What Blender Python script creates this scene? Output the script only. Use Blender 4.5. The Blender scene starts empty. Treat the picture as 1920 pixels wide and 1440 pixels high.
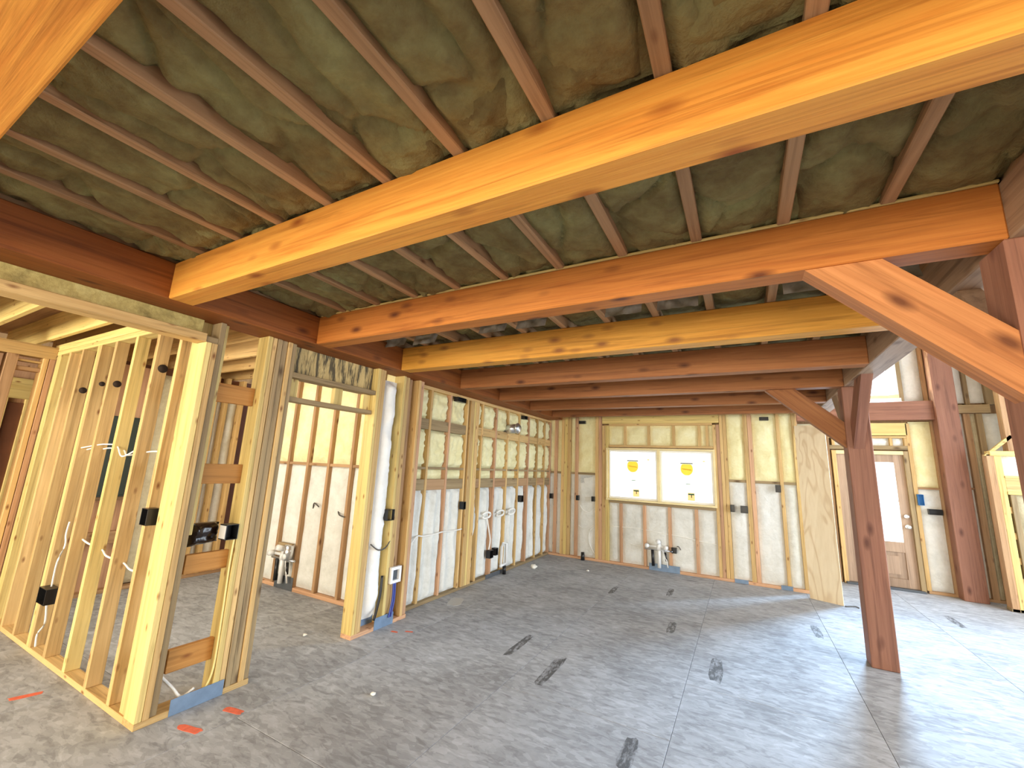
import bpy, math, random
from mathutils import Vector, Matrix, noise

random.seed(7)
S = bpy.context.scene
C = S.collection

# ------------------------------------------------------------------ camera
def make_camera():
    F, yaw, pitch, roll = 782.17, .505524, .193174, .0437706
    f = Vector((-math.sin(yaw)*math.cos(pitch), math.cos(yaw)*math.cos(pitch), math.sin(pitch)))
    r = Vector((math.cos(yaw), math.sin(yaw), 0)); u = r.cross(f)
    r2 = r*math.cos(roll) + u*math.sin(roll); u2 = -r*math.sin(roll) + u*math.cos(roll)
    cam = bpy.data.cameras.new('camera'); cam.sensor_width = 36; cam.lens = F/1920*36
    cam.clip_start = .02
    o = bpy.data.objects.new('camera', cam); C.objects.link(o)
    m = Matrix.Identity(4)
    for i in range(3):
        m[i][0] = r2[i]; m[i][1] = u2[i]; m[i][2] = -f[i]
    m[0][3], m[1][3], m[2][3] = 0, 0, 1.66
    o.matrix_world = m
    S.camera = o
make_camera()

# ------------------------------------------------------------------ light
W = bpy.data.worlds.new('sky'); S.world = W; W.use_nodes = True
bg = W.node_tree.nodes['Background']
bg.inputs[0].default_value = (.86, .93, 1, 1); bg.inputs[1].default_value = 1.8
S.view_settings.view_transform = 'Standard'; S.view_settings.look = 'None'
S.view_settings.gamma = 1; S.view_settings.use_curve_mapping = False
S.view_settings.exposure = 1.2

def area(name, loc, target, sx, sy, power, col):
    l = bpy.data.lights.new(name, 'AREA'); l.shape = 'RECTANGLE'; l.size = sx; l.size_y = sy
    l.energy = power; l.color = col
    o = bpy.data.objects.new(name, l); C.objects.link(o); o.location = loc
    o.rotation_euler = (Vector(target)-Vector(loc)).to_track_quat('-Z', 'Y').to_euler()
    return o
# daylight from unseen openings: great room on the right, rear opening behind the camera
area('daylight_great_room', (6.6, 7.2, 1.6), (-2, 6.6, .2), 3.2, 2.6, 80, (.60, .79, 1))
area('fill_great_room_near', (6.6, 3.6, 2.9), (-1, 6.0, 0), 4.6, 3.2, 160, (.76, .88, 1))  # added to brighten the back wall and floor; no such glazing is seen
# sky light falling in through the upper entry window and the door glass
area('daylight_upper_window', (1.93, 9.45, 3.43), (-.2, 4.0, 1.8), .62, .60, 600, (.45, .70, 1))
area('daylight_door_glass', (1.9, 9.42, 1.35), (1.5, 5, .8), .58, 1.2, 22, (.52, .74, 1))
area('daylight_rear_opening', (-.8, -4.2, 1.9), (-1.4, 5, 2.1), 5.6, 1.4, 185, (1, .88, .66))
# unseen windows assumed for the hall and side room on the left
area('daylight_hall', (-5.4, -4.3, 1.5), (-5.2, 2.2, 1.4), 2.2, 1.8, 150, (1, .93, .76))
area('daylight_side_room', (-5.0, 1.9, 2.5), (-4.9, 3.4, .6), 1.6, .5, 12, (1, .94, .80))  # hung inside the room in place of an unseen window

# ------------------------------------------------------------------ materials
MATS = {}
def newmat(name):
    m = bpy.data.materials.new(name); m.use_nodes = True
    nt = m.node_tree; b = nt.nodes['Principled BSDF']
    return m, nt, b
def nd(nt, t, **k):
    n = nt.nodes.new(t)
    for a, v in k.items(): setattr(n, a, v)
    return n
def ramp(nt, fac, stops):
    r = nd(nt, 'ShaderNodeValToRGB'); e = r.color_ramp.elements
    e[0].position, e[0].color = stops[0][0], (*stops[0][1], 1)
    e[1].position, e[1].color = stops[-1][0], (*stops[-1][1], 1)
    for p, c in stops[1:-1]:
        x = e.new(p); x.color = (*c, 1)
    nt.links.new(fac, r.inputs[0]); return r.outputs[0]
def coords(nt, rnd=True):
    tc = nd(nt, 'ShaderNodeTexCoord'); out = tc.outputs['Object']
    if rnd:
        oi = nd(nt, 'ShaderNodeObjectInfo')
        mu = nd(nt, 'ShaderNodeMath', operation='MULTIPLY'); mu.inputs[1].default_value = 37.
        nt.links.new(oi.outputs['Random'], mu.inputs[0])
        ad = nd(nt, 'ShaderNodeVectorMath', operation='ADD')
        nt.links.new(out, ad.inputs[0]); nt.links.new(mu.outputs[0], ad.inputs[1]); out = ad.outputs[0]
    return out
def mapped(nt, co, sc):
    m = nd(nt, 'ShaderNodeMapping'); m.inputs['Scale'].default_value = sc
    nt.links.new(co, m.inputs[0]); return m.outputs[0]
def noisen(nt, co, scale, detail=4, rough=.6, dist=0):
    n = nd(nt, 'ShaderNodeTexNoise'); n.inputs['Scale'].default_value = scale
    n.inputs['Detail'].default_value = detail; n.inputs['Roughness'].default_value = rough
    n.inputs['Distortion'].default_value = dist
    nt.links.new(co, n.inputs['Vector']); return n.outputs['Fac']
def mixc(nt, fac, a, b, mode='MIX'):
    m = nd(nt, 'ShaderNodeMix', data_type='RGBA', blend_type=mode)
    for s, v in ((m.inputs['Factor'], fac), (m.inputs['A'], a), (m.inputs['B'], b)):
        if hasattr(v, 'is_linked') or hasattr(v, 'links'): nt.links.new(v, s)
        elif isinstance(v, tuple): s.default_value = (*v, 1) if len(v) == 3 else v
        else: s.default_value = v
    return m.outputs['Result']
def bump(nt, b, h, strength, dist=.01):
    n = nd(nt, 'ShaderNodeBump'); n.inputs['Strength'].default_value = strength
    n.inputs['Distance'].default_value = dist
    nt.links.new(h, n.inputs['Height']); nt.links.new(n.outputs[0], b.inputs['Normal'])

def wood(name, light, dark, axis, knot=(.10, .03, .01), rough=.6, knots=1.0, vary=.25, grain=1.0, kd=7.0):
    key = (name, axis)
    if key in MATS: return MATS[key]
    m, nt, b = newmat(name + '_' + axis)
    co = coords(nt)
    if axis in 'de':       # grain along a 45 degree brace
        mr = nd(nt, 'ShaderNodeMapping')
        mr.inputs['Rotation'].default_value = (0, math.radians(-45), 0) if axis == 'd' else (math.radians(45), 0, 0)
        nt.links.new(co, mr.inputs[0]); co = mr.outputs[0]
    k = {'x': 0, 'y': 1, 'z': 2, 'd': 0, 'e': 1}[axis]
    sc = [9*grain]*3; sc[k] = .55*grain
    g = noisen(nt, mapped(nt, co, sc), 1.0, 6, .65, 1.2)
    sc4 = [26*grain]*3; sc4[k] = .8*grain
    mid = noisen(nt, mapped(nt, co, sc4), 1.0, 4, .7, .8)
    sc2 = [75*grain]*3; sc2[k] = 2.2*grain
    fine = noisen(nt, mapped(nt, co, sc2), 1.0, 3, .6)
    blot = noisen(nt, co, 2.2, 3, .6)
    col = ramp(nt, g, [(.30, dark), (.62, light)])
    deep = tuple(x*.62 for x in dark)
    col = mixc(nt, .34, col, ramp(nt, fine, [(.3, dark), (.7, light)]))
    col = mixc(nt, ramp(nt, mid, [(.32, (.85, .85, .85)), (.50, (0, 0, 0))]), col, deep)
    col = mixc(nt, ramp(nt, mid, [(.56, (0, 0, 0)), (.72, (.45, .45, .45))]), col, tuple(min(1, x*1.25+.02) for x in light))
    lo = tuple(x*(1-vary) for x in light)
    col = mixc(nt, ramp(nt, blot, [(.35, (0, 0, 0)), (.75, (.55, .55, .55))]), col, lo)
    if knots:
        v = nd(nt, 'ShaderNodeTexVoronoi'); v.inputs['Scale'].default_value = 1
        s3 = [kd]*3; s3[k] = kd*.42
        v.inputs['Randomness'].default_value = 1
        nt.links.new(mapped(nt, co, s3), v.inputs['Vector'])
        kf = ramp(nt, v.outputs['Distance'], [(.06*knots, (.92, .92, .92)), (.13*knots, (.55, .55, .55)), (.24*knots, (0, 0, 0))])
        col = mixc(nt, kf, col, knot)
    # every timber a little lighter or darker than the next
    oi = nd(nt, 'ShaderNodeObjectInfo')
    col = mixc(nt, 1.0, col, ramp(nt, oi.outputs['Random'], [(0, (.80, .78, .74)), (1, (1.08, 1.06, 1.02))]), 'MULTIPLY')
    nt.links.new(col, b.inputs['Base Color'])
    b.inputs['Roughness'].default_value = rough
    b.inputs['Specular IOR Level'].default_value = .3
    bump(nt, b, fine, .25, .004)
    MATS[key] = m; return m

def plain(name, col, rough=.5, metal=0, var=0.0, vs=8, bmp=0, spec=.5):
    if name in MATS: return MATS[name]
    m, nt, b = newmat(name)
    b.inputs['Roughness'].default_value = rough; b.inputs['Metallic'].default_value = metal
    b.inputs['Specular IOR Level'].default_value = spec
    co = coords(nt)
    n = noisen(nt, co, vs, 4, .6)
    c = ramp(nt, n, [(.3, tuple(x*(1-var) for x in col)), (.7, tuple(min(1, x*(1+var*.4)) for x in col))])
    nt.links.new(c, b.inputs['Base Color'])
    if bmp: bump(nt, b, n, bmp, .006)
    MATS[name] = m; return m

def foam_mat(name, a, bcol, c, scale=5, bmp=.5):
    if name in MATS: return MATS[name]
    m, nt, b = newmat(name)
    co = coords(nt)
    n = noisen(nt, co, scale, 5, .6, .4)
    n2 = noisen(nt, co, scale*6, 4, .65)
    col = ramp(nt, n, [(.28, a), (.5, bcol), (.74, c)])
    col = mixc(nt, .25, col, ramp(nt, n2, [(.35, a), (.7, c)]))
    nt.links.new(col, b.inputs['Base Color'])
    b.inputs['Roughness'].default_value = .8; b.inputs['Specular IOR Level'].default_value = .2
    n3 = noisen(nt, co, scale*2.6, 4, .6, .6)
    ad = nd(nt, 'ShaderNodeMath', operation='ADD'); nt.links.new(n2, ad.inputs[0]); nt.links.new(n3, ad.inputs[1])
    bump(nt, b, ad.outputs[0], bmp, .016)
    MATS[name] = m; return m

# timbers
def T_BRIGHT(ax): return wood('timber_bright_fir', (.90, .42, .075), (.66, .20, .025), ax, (.30, .07, .01), .5)
def T_ORANGE(ax): return wood('timber_orange_fir', (.66, .245, .05), (.42, .11, .016), ax, (.11, .025, .008), .55)
def T_SALMON(ax): return wood('timber_salmon_fir', (.66, .28, .10), (.45, .15, .045), ax, (.14, .04, .012), .55)
def T_DARK(ax): return wood('timber_dark_fir', (.36, .115, .022), (.22, .055, .009), ax, (.10, .025, .008), .6)
def T_YELLOW(ax): return wood('timber_yellow_fir', (.72, .36, .06), (.50, .20, .025), ax, (.22, .08, .02), .55)
def T_BROWN(ax): return wood('timber_brown_fir', (.43, .175, .06), (.27, .09, .03), ax, (.08, .022, .01), .6)
def T_RED(ax): return wood('timber_red_brown', (.36, .17, .11), (.25, .105, .07), ax, (.12, .045, .03), .6)
def T_GREY(ax): return wood('timber_weathered', (.46, .31, .20), (.30, .18, .11), ax, (.12, .06, .03), .65)
def STUD(ax): return wood('lumber_spruce', (.76, .53, .24), (.58, .35, .13), ax, (.20, .07, .02), .65, .75, kd=12.)
def STUDY(ax): return wood('lumber_yellow', (.86, .68, .28), (.70, .49, .16), ax, (.30, .12, .03), .6, .7, kd=12.)
def STUDP(ax): return wood('lumber_pink', (.70, .43, .26), (.54, .29, .16), ax, (.18, .06, .02), .65, .75, kd=12.)
def STUDB(ax): return wood('lumber_brown', (.52, .33, .18), (.38, .21, .10), ax, (.12, .045, .015), .7, .7)
def STUDG(ax): return wood('lumber_grey', (.44, .33, .18), (.28, .19, .10), ax, (.10, .06, .03), .7, .8)
def BLOCKO(ax): return wood('lumber_orange', (.58, .28, .075), (.43, .18, .04), ax, (.18, .05, .01), .65, .6)
def JOIST(ax): return wood('joist_lumber', (.50, .31, .165), (.36, .20, .095), ax, (.14, .05, .02), .7, .5)
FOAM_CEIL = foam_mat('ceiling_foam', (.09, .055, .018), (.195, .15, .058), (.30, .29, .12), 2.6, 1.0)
FOAM_GREEN = foam_mat('fresh_green_foam', (.15, .14, .05), (.27, .26, .095), (.40, .41, .17), 8, .9)
FOAM_Y = foam_mat('wall_foam_yellow', (.74, .65, .32), (.86, .78, .44), (.92, .87, .58), 5, .35)
FOAM_W = foam_mat('wall_foam_white', (.60, .59, .53), (.74, .73, .67), (.83, .82, .77), 4, .4)
FOAM_WHITE = foam_mat('white_foam', (.80, .79, .75), (.88, .87, .83), (.94, .93, .90), 4, .25)
FOAM_DULL = foam_mat('dull_foam', (.44, .38, .24), (.60, .52, .34), (.72, .66, .46), 5, .4)
BLACK = plain('black_plastic', (.012, .012, .013), .35)
BLUE = plain('blue_plastic', (.03, .20, .48), .4)
PLATE = plain('blue_grey_plate', (.19, .27, .38), .55, .2, .18, 14)
PLATED = plain('dark_grey_plate', (.10, .11, .12), .6, .2, .15, 14)
PVC = plain('white_pipe', (.82, .82, .80), .35)
CABLE_W = plain('white_cable', (.86, .84, .78), .5)
CABLE_D = plain('dark_cable', (.08, .07, .06), .5)
CABLE_B = plain('blue_cable', (.05, .08, .35), .5)
COPPER = plain('copper_tube', (.55, .20, .10), .35, .7)
GALV = plain('galvanised_duct', (.72, .74, .76), .3, .9, .1, 20)
WHITEP = plain('white_plastic', (.85, .85, .84), .4)
BRASS = plain('bright_lockset', (.85, .80, .70), .25, .6)
GREEN = plain('dark_green_metal', (.020, .028, .016), .45, .2)
FILM = plain('grey_plastic_film', (.55, .53, .47), .25, 0, .35, 12)
OPAINT = plain('orange_paint', (.80, .16, .08), .8, 0, .2, 40)
SCRAP = plain('foam_scrap', (.88, .85, .76), .8)
HOLE = plain('bored_hole_dark', (.03, .016, .008), .9)
def mat_stain():
    m, nt, b = newmat('dark_floor_print')
    b.inputs['Base Color'].default_value = (.10, .103, .108, 1); b.inputs['Roughness'].default_value = .5
    a = ramp(nt, noisen(nt, mapped(nt, coords(nt), (30, 9, 1)), 1, 5, .7), [(.40, (.08, .08, .08)), (.62, (.85, .85, .85))])
    nt.links.new(a, b.inputs['Alpha'])
    return m
STAIN = mat_stain()
DOORW = wood('door_wood', (.50, .36, .26), (.38, .25, .17), 'z', rough=.5, knots=0)
BROWNP = plain('brown_panel', (.16, .055, .02), .6, 0, .2, 5)

def mat_plywood():
    m, nt, b = newmat('plywood_sheet')
    co = coords(nt, False)
    d = noisen(nt, mapped(nt, co, (2.2, 2, .8)), 1.2, 2, .5, .6)
    w = nd(nt, 'ShaderNodeMath', operation='MULTIPLY'); w.inputs[1].default_value = 46
    nt.links.new(d, w.inputs[0])
    s = nd(nt, 'ShaderNodeMath', operation='SINE'); nt.links.new(w.outputs[0], s.inputs[0])
    col = ramp(nt, s.outputs[0], [(0, (.80, .66, .44)), (.55, (.76, .61, .39)), (1, (.62, .45, .26))])
    n = noisen(nt, mapped(nt, co, (30, 30, 3)), 1, 4)
    col = mixc(nt, .35, col, ramp(nt, n, [(.3, (.66, .51, .31)), (.7, (.84, .71, .50))]))
    nt.links.new(col, b.inputs['Base Color']); b.inputs['Roughness'].default_value = .65
    return m
PLY = mat_plywood()

def mat_osb():
    m, nt, b = newmat('stained_header_board')
    co = coords(nt, False)
    n = noisen(nt, mapped(nt, co, (10, 22, 4)), 1, 5, .7, 1.5)
    st = noisen(nt, mapped(nt, co, (3, 17, 2.2)), 1, 4, .75, .25)
    col = ramp(nt, n, [(.3, (.42, .29, .11)), (.6, (.66, .50, .22))])
    col = mixc(nt, ramp(nt, st, [(.47, (0, 0, 0)), (.57, (.92, .92, .92))]), col, (.055, .045, .028))
    nt.links.new(col, b.inputs['Base Color']); b.inputs['Roughness'].default_value = .8
    return m
OSB = mat_osb()
MOTTLE = foam_mat('mottled_strip_board', (.20, .15, .05), (.46, .35, .12), (.60, .49, .20), 9, .3)

def mat_floor():
    m, nt, b = newmat('grey_subfloor')
    co = coords(nt, True)
    n = noisen(nt, co, 1.3, 5, .62, .3)
    fl = nd(nt, 'ShaderNodeTexVoronoi'); fl.inputs['Scale'].default_value = 1
    nt.links.new(mapped(nt, co, (16, 34, 10)), fl.inputs['Vector'])
    sp = noisen(nt, co, 60, 3, .7)
    big = ramp(nt, n, [(.28, (.27, .273, .28)), (.5, (.40, .41, .425)), (.72, (.53, .545, .575))])
    fk = ramp(nt, fl.outputs['Color'], [(.15, (.20, .205, .215)), (.85, (.48, .50, .535))])
    col = mixc(nt, .38, big, fk)
    sc_ = noisen(nt, mapped(nt, co, (5, 13, 5)), 1, 5, .7, 1.0)
    col = mixc(nt, ramp(nt, sc_, [(.36, (.55, .55, .55)), (.47, (0, 0, 0))]), col, (.20, .202, .208))
    col = mixc(nt, ramp(nt, sc_, [(.55, (0, 0, 0)), (.68, (.55, .55, .55))]), col, (.58, .60, .63))
    col = mixc(nt, ramp(nt, sp, [(.62, (0, 0, 0)), (.78, (.35, .35, .35))]), col, (.42, .40, .37))
    nt.links.new(col, b.inputs['Base Color'])
    r = ramp(nt, n, [(.3, (.68, .68, .68)), (.7, (.54, .54, .54))])
    nt.links.new(r, b.inputs['Roughness'])
    b.inputs['Specular IOR Level'].default_value = .06
    bump(nt, b, sp, .10, .002)
    return m
FLOORM = mat_floor()
GAP = plain('dark_joint', (.09, .09, .09), .9)

def mat_glass():
    m, nt, b = newmat('window_glass')
    nt.nodes.remove(b)
    t = nd(nt, 'ShaderNodeBsdfTransparent'); g = nd(nt, 'ShaderNodeBsdfGlossy')
    g.inputs['Roughness'].default_value = .02
    mx = nd(nt, 'ShaderNodeMixShader'); mx.inputs[0].default_value = .06
    nt.links.new(t.outputs[0], mx.inputs[1]); nt.links.new(g.outputs[0], mx.inputs[2])
    nt.links.new(mx.outputs[0], nt.nodes['Material Output'].inputs[0])
    return m
GLASS = mat_glass()
def translucent(name, col):
    m, nt, b = newmat(name)
    t = nd(nt, 'ShaderNodeBsdfTranslucent'); d = nd(nt, 'ShaderNodeBsdfDiffuse')
    t.inputs[0].default_value = (*col, 1); d.inputs[0].default_value = (*col, 1)
    mx = nd(nt, 'ShaderNodeMixShader'); mx.inputs[0].default_value = .35
    nt.links.new(t.outputs[0], mx.inputs[1]); nt.links.new(d.outputs[0], mx.inputs[2])
    nt.links.new(mx.outputs[0], nt.nodes['Material Output'].inputs[0]); nt.nodes.remove(b)
    return m
ST_Y = translucent('yellow_sticker', (.98, .86, .22))
ST_O = translucent('orange_sticker_print', (.75, .33, .05))
ST_W = translucent('white_sticker', (.9, .88, .8))
ST_G = translucent('green_print', (.10, .30, .22))
ST_T = translucent('tan_sticker', (.9, .68, .40))
ST_D = translucent('dark_print', (.10, .10, .09))
WINF = plain('window_frame_pine', (.80, .66, .34), .5, 0, .12, 6)
WINW = plain('window_white_vinyl', (.80, .79, .74), .4)

# ------------------------------------------------------------------ mesh helpers
CACHE = {}
def link(o, parent=None):
    C.objects.link(o)
    if parent: o.parent = parent
    return o
def mesh_from(name, v, f, mat, smooth=False):
    me = bpy.data.meshes.new(name); me.from_pydata(v, [], f); me.update()
    if mat: me.materials.append(mat)
    if smooth:
        for p in me.polygons: p.use_smooth = True
    return me
def chamfer_mesh(name, dx, dy, dz, c, mat):
    key = (round(dx, 4), round(dy, 4), round(dz, 4), round(c, 4), mat.name)
    if key in CACHE: return CACHE[key]
    a = (dx/2, dy/2, dz/2); c = min(c, min(a)*.45)
    V = []; idx = {}
    for sx in (-1, 1):
        for sy in (-1, 1):
            for sz in (-1, 1):
                s = (sx, sy, sz)
                for k in range(3):
                    p = [s[i]*(a[i]-c) for i in range(3)]; p[k] = s[k]*a[k]
                    idx[(s, k)] = len(V); V.append(tuple(p))
    Fs = []
    def add(q):
        p = [Vector(V[i]) for i in q]
        n = (p[1]-p[0]).cross(p[2]-p[0]); ctr = sum(p, Vector())/len(p)
        Fs.append(tuple(q) if n.dot(ctr) > 0 else tuple(reversed(q)))
    for k in range(3):
        i, j = [t for t in range(3) if t != k]
        for s in (-1, 1):
            q = []
            for si, sj in ((-1, -1), (1, -1), (1, 1), (-1, 1)):
                t = [0]*3; t[k] = s; t[i] = si; t[j] = sj; q.append(idx[(tuple(t), k)])
            add(q)
        for si in (-1, 1):
            for sj in (-1, 1):
                t0 = [0]*3; t0[k] = -1; t0[i] = si; t0[j] = sj
                t1 = list(t0); t1[k] = 1; t0 = tuple(t0); t1 = tuple(t1)
                add([idx[(t0, i)], idx[(t1, i)], idx[(t1, j)], idx[(t0, j)]])
    for sx in (-1, 1):
        for sy in (-1, 1):
            for sz in (-1, 1):
                s = (sx, sy, sz); add([idx[(s, 0)], idx[(s, 1)], idx[(s, 2)]])
    me = mesh_from(name, V, Fs, mat); CACHE[key] = me
    return me
def box(name, x0, x1, y0, y1, z0, z1, mat, parent=None, c=.003):
    o = bpy.data.objects.new(name, chamfer_mesh(name, x1-x0, y1-y0, z1-z0, c, mat))
    p = Vector(((x0+x1)/2, (y0+y1)/2, (z0+z1)/2))
    if parent: p = p - parent.location
    o.location = p
    return link(o, parent)
def prism(name, pts, axis, a, b, mat, parent=None):
    """polygon extruded along an axis; pts are the other two coordinates in x,y,z order"""
    def P(p, h):
        if axis == 'x': return (h, p[0], p[1])
        if axis == 'y': return (p[0], h, p[1])
        return (p[0], p[1], h)
    n = len(pts); V = [P(p, a) for p in pts] + [P(p, b) for p in pts]
    ctr = sum((Vector(v) for v in V), Vector())/len(V)
    V = [tuple(Vector(v)-ctr) for v in V]
    Fs = [tuple(range(n)), tuple(reversed(range(n, 2*n)))] + [(i, n+i, n+(i+1) % n, (i+1) % n) for i in range(n)]
    def fix(q):
        p = [Vector(V[i]) for i in q]; nn = (p[1]-p[0]).cross(p[2]-p[1])
        return q if nn.dot(sum(p, Vector())/len(p)) > 0 else tuple(reversed(q))
    me = mesh_from(name, V, [fix(q) for q in Fs], mat)
    o = bpy.data.objects.new(name, me); o.location = ctr - (parent.location if parent else Vector())
    return link(o, parent)
def tube(name, pts, rad, mat, parent=None, n=8, close=True, smooth_pts=0):
    P = [Vector(p) for p in pts]
    if smooth_pts:
        Q = []
        for i in range(len(P)-1):
            p0 = P[max(i-1, 0)]; p1 = P[i]; p2 = P[i+1]; p3 = P[min(i+2, len(P)-1)]
            for k in range(smooth_pts):
                t = k/smooth_pts
                Q.append(.5*((2*p1)+(p2-p0)*t+(2*p0-5*p1+4*p2-p3)*t*t+(3*p1-p0-3*p2+p3)*t**3))
        P = Q+[P[-1]]
    base = P[0].copy() if not parent else Vector()
    V = []; Fs = []
    up = Vector((0, 0, 1))
    for i, p in enumerate(P):
        d = (P[min(i+1, len(P)-1)]-P[max(i-1, 0)]).normalized()
        ref = up if abs(d.z) < .9 else Vector((1, 0, 0))
        s = d.cross(ref).normalized(); t = s.cross(d)
        r = rad[i] if isinstance(rad, (list, tuple)) else rad
        for k in range(n):
            a = 2*math.pi*k/n
            V.append(tuple(p-base+(s*math.cos(a)+t*math.sin(a))*r))
    for i in range(len(P)-1):
        for k in range(n):
            Fs.append((i*n+k, i*n+(k+1) % n, (i+1)*n+(k+1) % n, (i+1)*n+k))
    if close:
        Fs.append(tuple(reversed(range(n)))); Fs.append(tuple(range((len(P)-1)*n, len(P)*n)))
    me = mesh_from(name, V, Fs, mat, True)
    o = bpy.data.objects.new(name, me)
    o.location = base if not parent else -parent.location
    return link(o, parent)
def empty(name, loc=(0, 0, 0)):
    o = bpy.data.objects.new(name, None); o.location = loc; o.empty_display_size = .1
    C.objects.link(o); return o
def tag(o, label, cat, group=None):
    o['label'] = label; o['category'] = cat
    if group: o['group'] = group
    return o
def struct(o, label=None):
    o['kind'] = 'structure'
    if label: o['label'] = label
    return o
def ss(t):
    t = max(0., min(1., t)); return t*t*(3-2*t)
SEED = [0]
def foam(name, O, U, V, N, w, h, mat, parent, base=0., bulge=.03, amp=.012, freq=7., edge=.06, res=.045,
         folds=0, crack=0, cfreq=(2., 2.), kind=None):
    """a lumpy sheet of sprayed foam filling one bay; O corner, U/V unit directions, N towards the room"""
    SEED[0] += 1
    O = Vector(O); U = Vector(U); Vv = Vector(V); N = Vector(N)
    nu = max(4, int(w/res)); nv = max(4, int(h/res))
    off = Vector((SEED[0]*13.7, SEED[0]*5.1, SEED[0]*3.3))
    vs = []
    for j in range(nv+1):
        for i in range(nu+1):
            a = w*i/nu; b = h*j/nv
            e = ss(min(a, w-a)/edge)*ss(min(b, h-b)/edge)
            q = Vector((a*freq, b*freq, 0))+off
            d = base + bulge*e
            d += amp*(noise.noise(q)+.6*noise.noise(q*2.3)+.35*noise.noise(q*5.1))*(.35+.65*e)
            if folds:
                wob = .05*noise.noise(Vector((b*2.5, SEED[0]*2.1, 0)))
                d += folds*math.sin((a+wob)/w*math.pi*4+SEED[0])*e
            if crack:
                c = Vector((a*cfreq[0], b*cfreq[1], 0))+off+Vector((noise.noise(q*.6), noise.noise(q*.6+Vector((5, 5, 5))), 0))*.25
                ds, _ = noise.voronoi(c)
                g = ds[1]-ds[0]
                d -= crack*(1-ss(g/.10))
                d += crack*1.2*(1-ds[0])*.8
            vs.append(tuple(U*a+Vv*b+N*d))
    fs = []
    flip = U.cross(Vv).dot(N) < 0
    for j in range(nv):
        for i in range(nu):
            p = j*(nu+1)+i; f = (p, p+1, p+nu+2, p+nu+1)
            fs.append(tuple(reversed(f)) if flip else f)
    o = bpy.data.objects.new(name, mesh_from(name, vs, fs, mat, True))
    o.location = O - (parent.location if parent else Vector())
    return link(o, parent)

PX, PY, PZ = (1, 0, 0), (0, 1, 0), (0, 0, 1)
NX, NY, NZ = (-1, 0, 0), (0, -1, 0), (0, 0, -1)
ZB, ZT = 2.60, 2.84            # underside and top of the beams

# ------------------------------------------------------------------ floor
floor = struct(box('floor', -9, 7, -5, 9.6, -.10, -.014, GAP), 'grey subfloor sheathing across the whole building')
pw, pl = 1.22, 2.44
starts = {0: 3.16, 1: 4.0, -1: 4.3, 2: 3.2, 3: 4.1, -2: 3.0, -3: 4.1, -4: 3.3, 4: 3.1, -5: 4.0, -6: 3.2}
for k in range(-5, 7):
    x0 = -1.72 + pw*k
    y = starts.get(k, 3.6) - pl*4
    while y < 9.5:
        a, b = max(y, -5), min(y+pl, 9.55)
        if b-a > .1 and x0 < 6:
            box('subfloor_panel', x0+.0014, x0+pw-.0014, a+.0014, b-.0014, -.014, 0, FLOORM, floor, .0015)
        y += pl
# printed and scuffed marks on the sheathing
def patch(name, x, y, w, h, rot, mat, parent=None, z=.0012, seed=0):
    rnd = random.Random(seed); n = 14; V = [(0, 0, 0)]; ca, sa = math.cos(rot), math.sin(rot)
    for i in range(n):
        t = 2*math.pi*i/n
        cx = max(-1, min(1, 1.25*math.cos(t)))*w/2*(1+rnd.uniform(-.12, .12)); cy = max(-1, min(1, 1.25*math.sin(t)))*h/2*(1+rnd.uniform(-.12, .12))
        V.append((cx*ca-cy*sa, cx*sa+cy*ca, 0))
    V += [(v[0], v[1], -z) for v in V[1:]]
    F = [(0, i+1, (i+1) % n+1) for i in range(n)] + [(i+1, n+1+i, n+1+(i+1) % n, (i+1) % n+1) for i in range(n)]
    o = bpy.data.objects.new(name, mesh_from(name, V, F, mat)); o.location = Vector((x, y, z)) - (parent.location if parent else Vector())
    return link(o, parent)
for i, (x, y, w, h) in enumerate([(-1.95, 3.9, .07, .52), (-1.50, 3.6, .09, .58), (-.30, 4.42, .10, .5), (-.78, 5.25, .08, .36),
                                  (-.70, 2.9, .09, .32), (2.2, 7.6, .08, .5), (.62, 6.1, .08, .4), (.55, 3.2, .1, .32), (-1.0, 6.7, .08, .4), (-1.7, 6.3, .07, .4)]):
    patch('dark_print', x, y, w, h, .02, STAIN, floor, .0008, i)

# ------------------------------------------------------------------ timber frame: beams, girders, posts, braces
BEAMY = [.076, 1.122, 2.18, 3.20, 4.27, 5.26, 6.30, 7.26]
BMAT = [T_BRIGHT, T_BRIGHT, T_ORANGE, T_YELLOW, T_BROWN, T_BROWN, T_BROWN, T_BROWN]
BLAB = ['orange timber ceiling beam directly overhead at the upper left corner',
        'largest bright orange timber beam crossing the foreground ceiling',
        'knotty orange timber beam with the big knee brace under it',
        'yellow timber beam just behind the knotty orange beam',
        'brown timber beam just behind the yellow beam',
        'brown timber beam braced to the free-standing post',
        'brown timber beam second nearest to the window wall',
        'brown timber beam nearest to the window wall']
for y, m, l in zip(BEAMY, BMAT, BLAB):
    tag(box('timber_beam', -3.12, .95, y, y+.14, ZB, ZT, m('x'), None, .006), l, 'beam', 'timber ceiling beams')
tag(box('timber_girder', -3.43, -3.12, -2.5, 7.78, ZB, ZT, T_DARK('y'), None, .006),
    'long orange brown timber girder above the left stud wall', 'girder')
tag(box('timber_girder', .95, 1.13, -2.5, 8.0, ZB, ZT, T_GREY('y'), None, .006),
    'weathered grey brown timber girder carried by the right posts', 'girder')
tag(box('timber_post', .93, 1.13, 5.30, 5.50, 0, ZB, T_RED('z'), None, .006),
    'free-standing red brown timber post on the open floor', 'post')
tag(box('timber_post', .93, 1.13, 2.18, 2.38, 0, ZB, T_RED('z'), None, .006),
    'timber post at the right picture edge holding the big knee brace', 'post')
def brace(name, pts, ax, a, b, m, label):
    return tag(prism(name, pts, ax, a, b, m), label, 'brace', 'knee braces')
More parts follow.
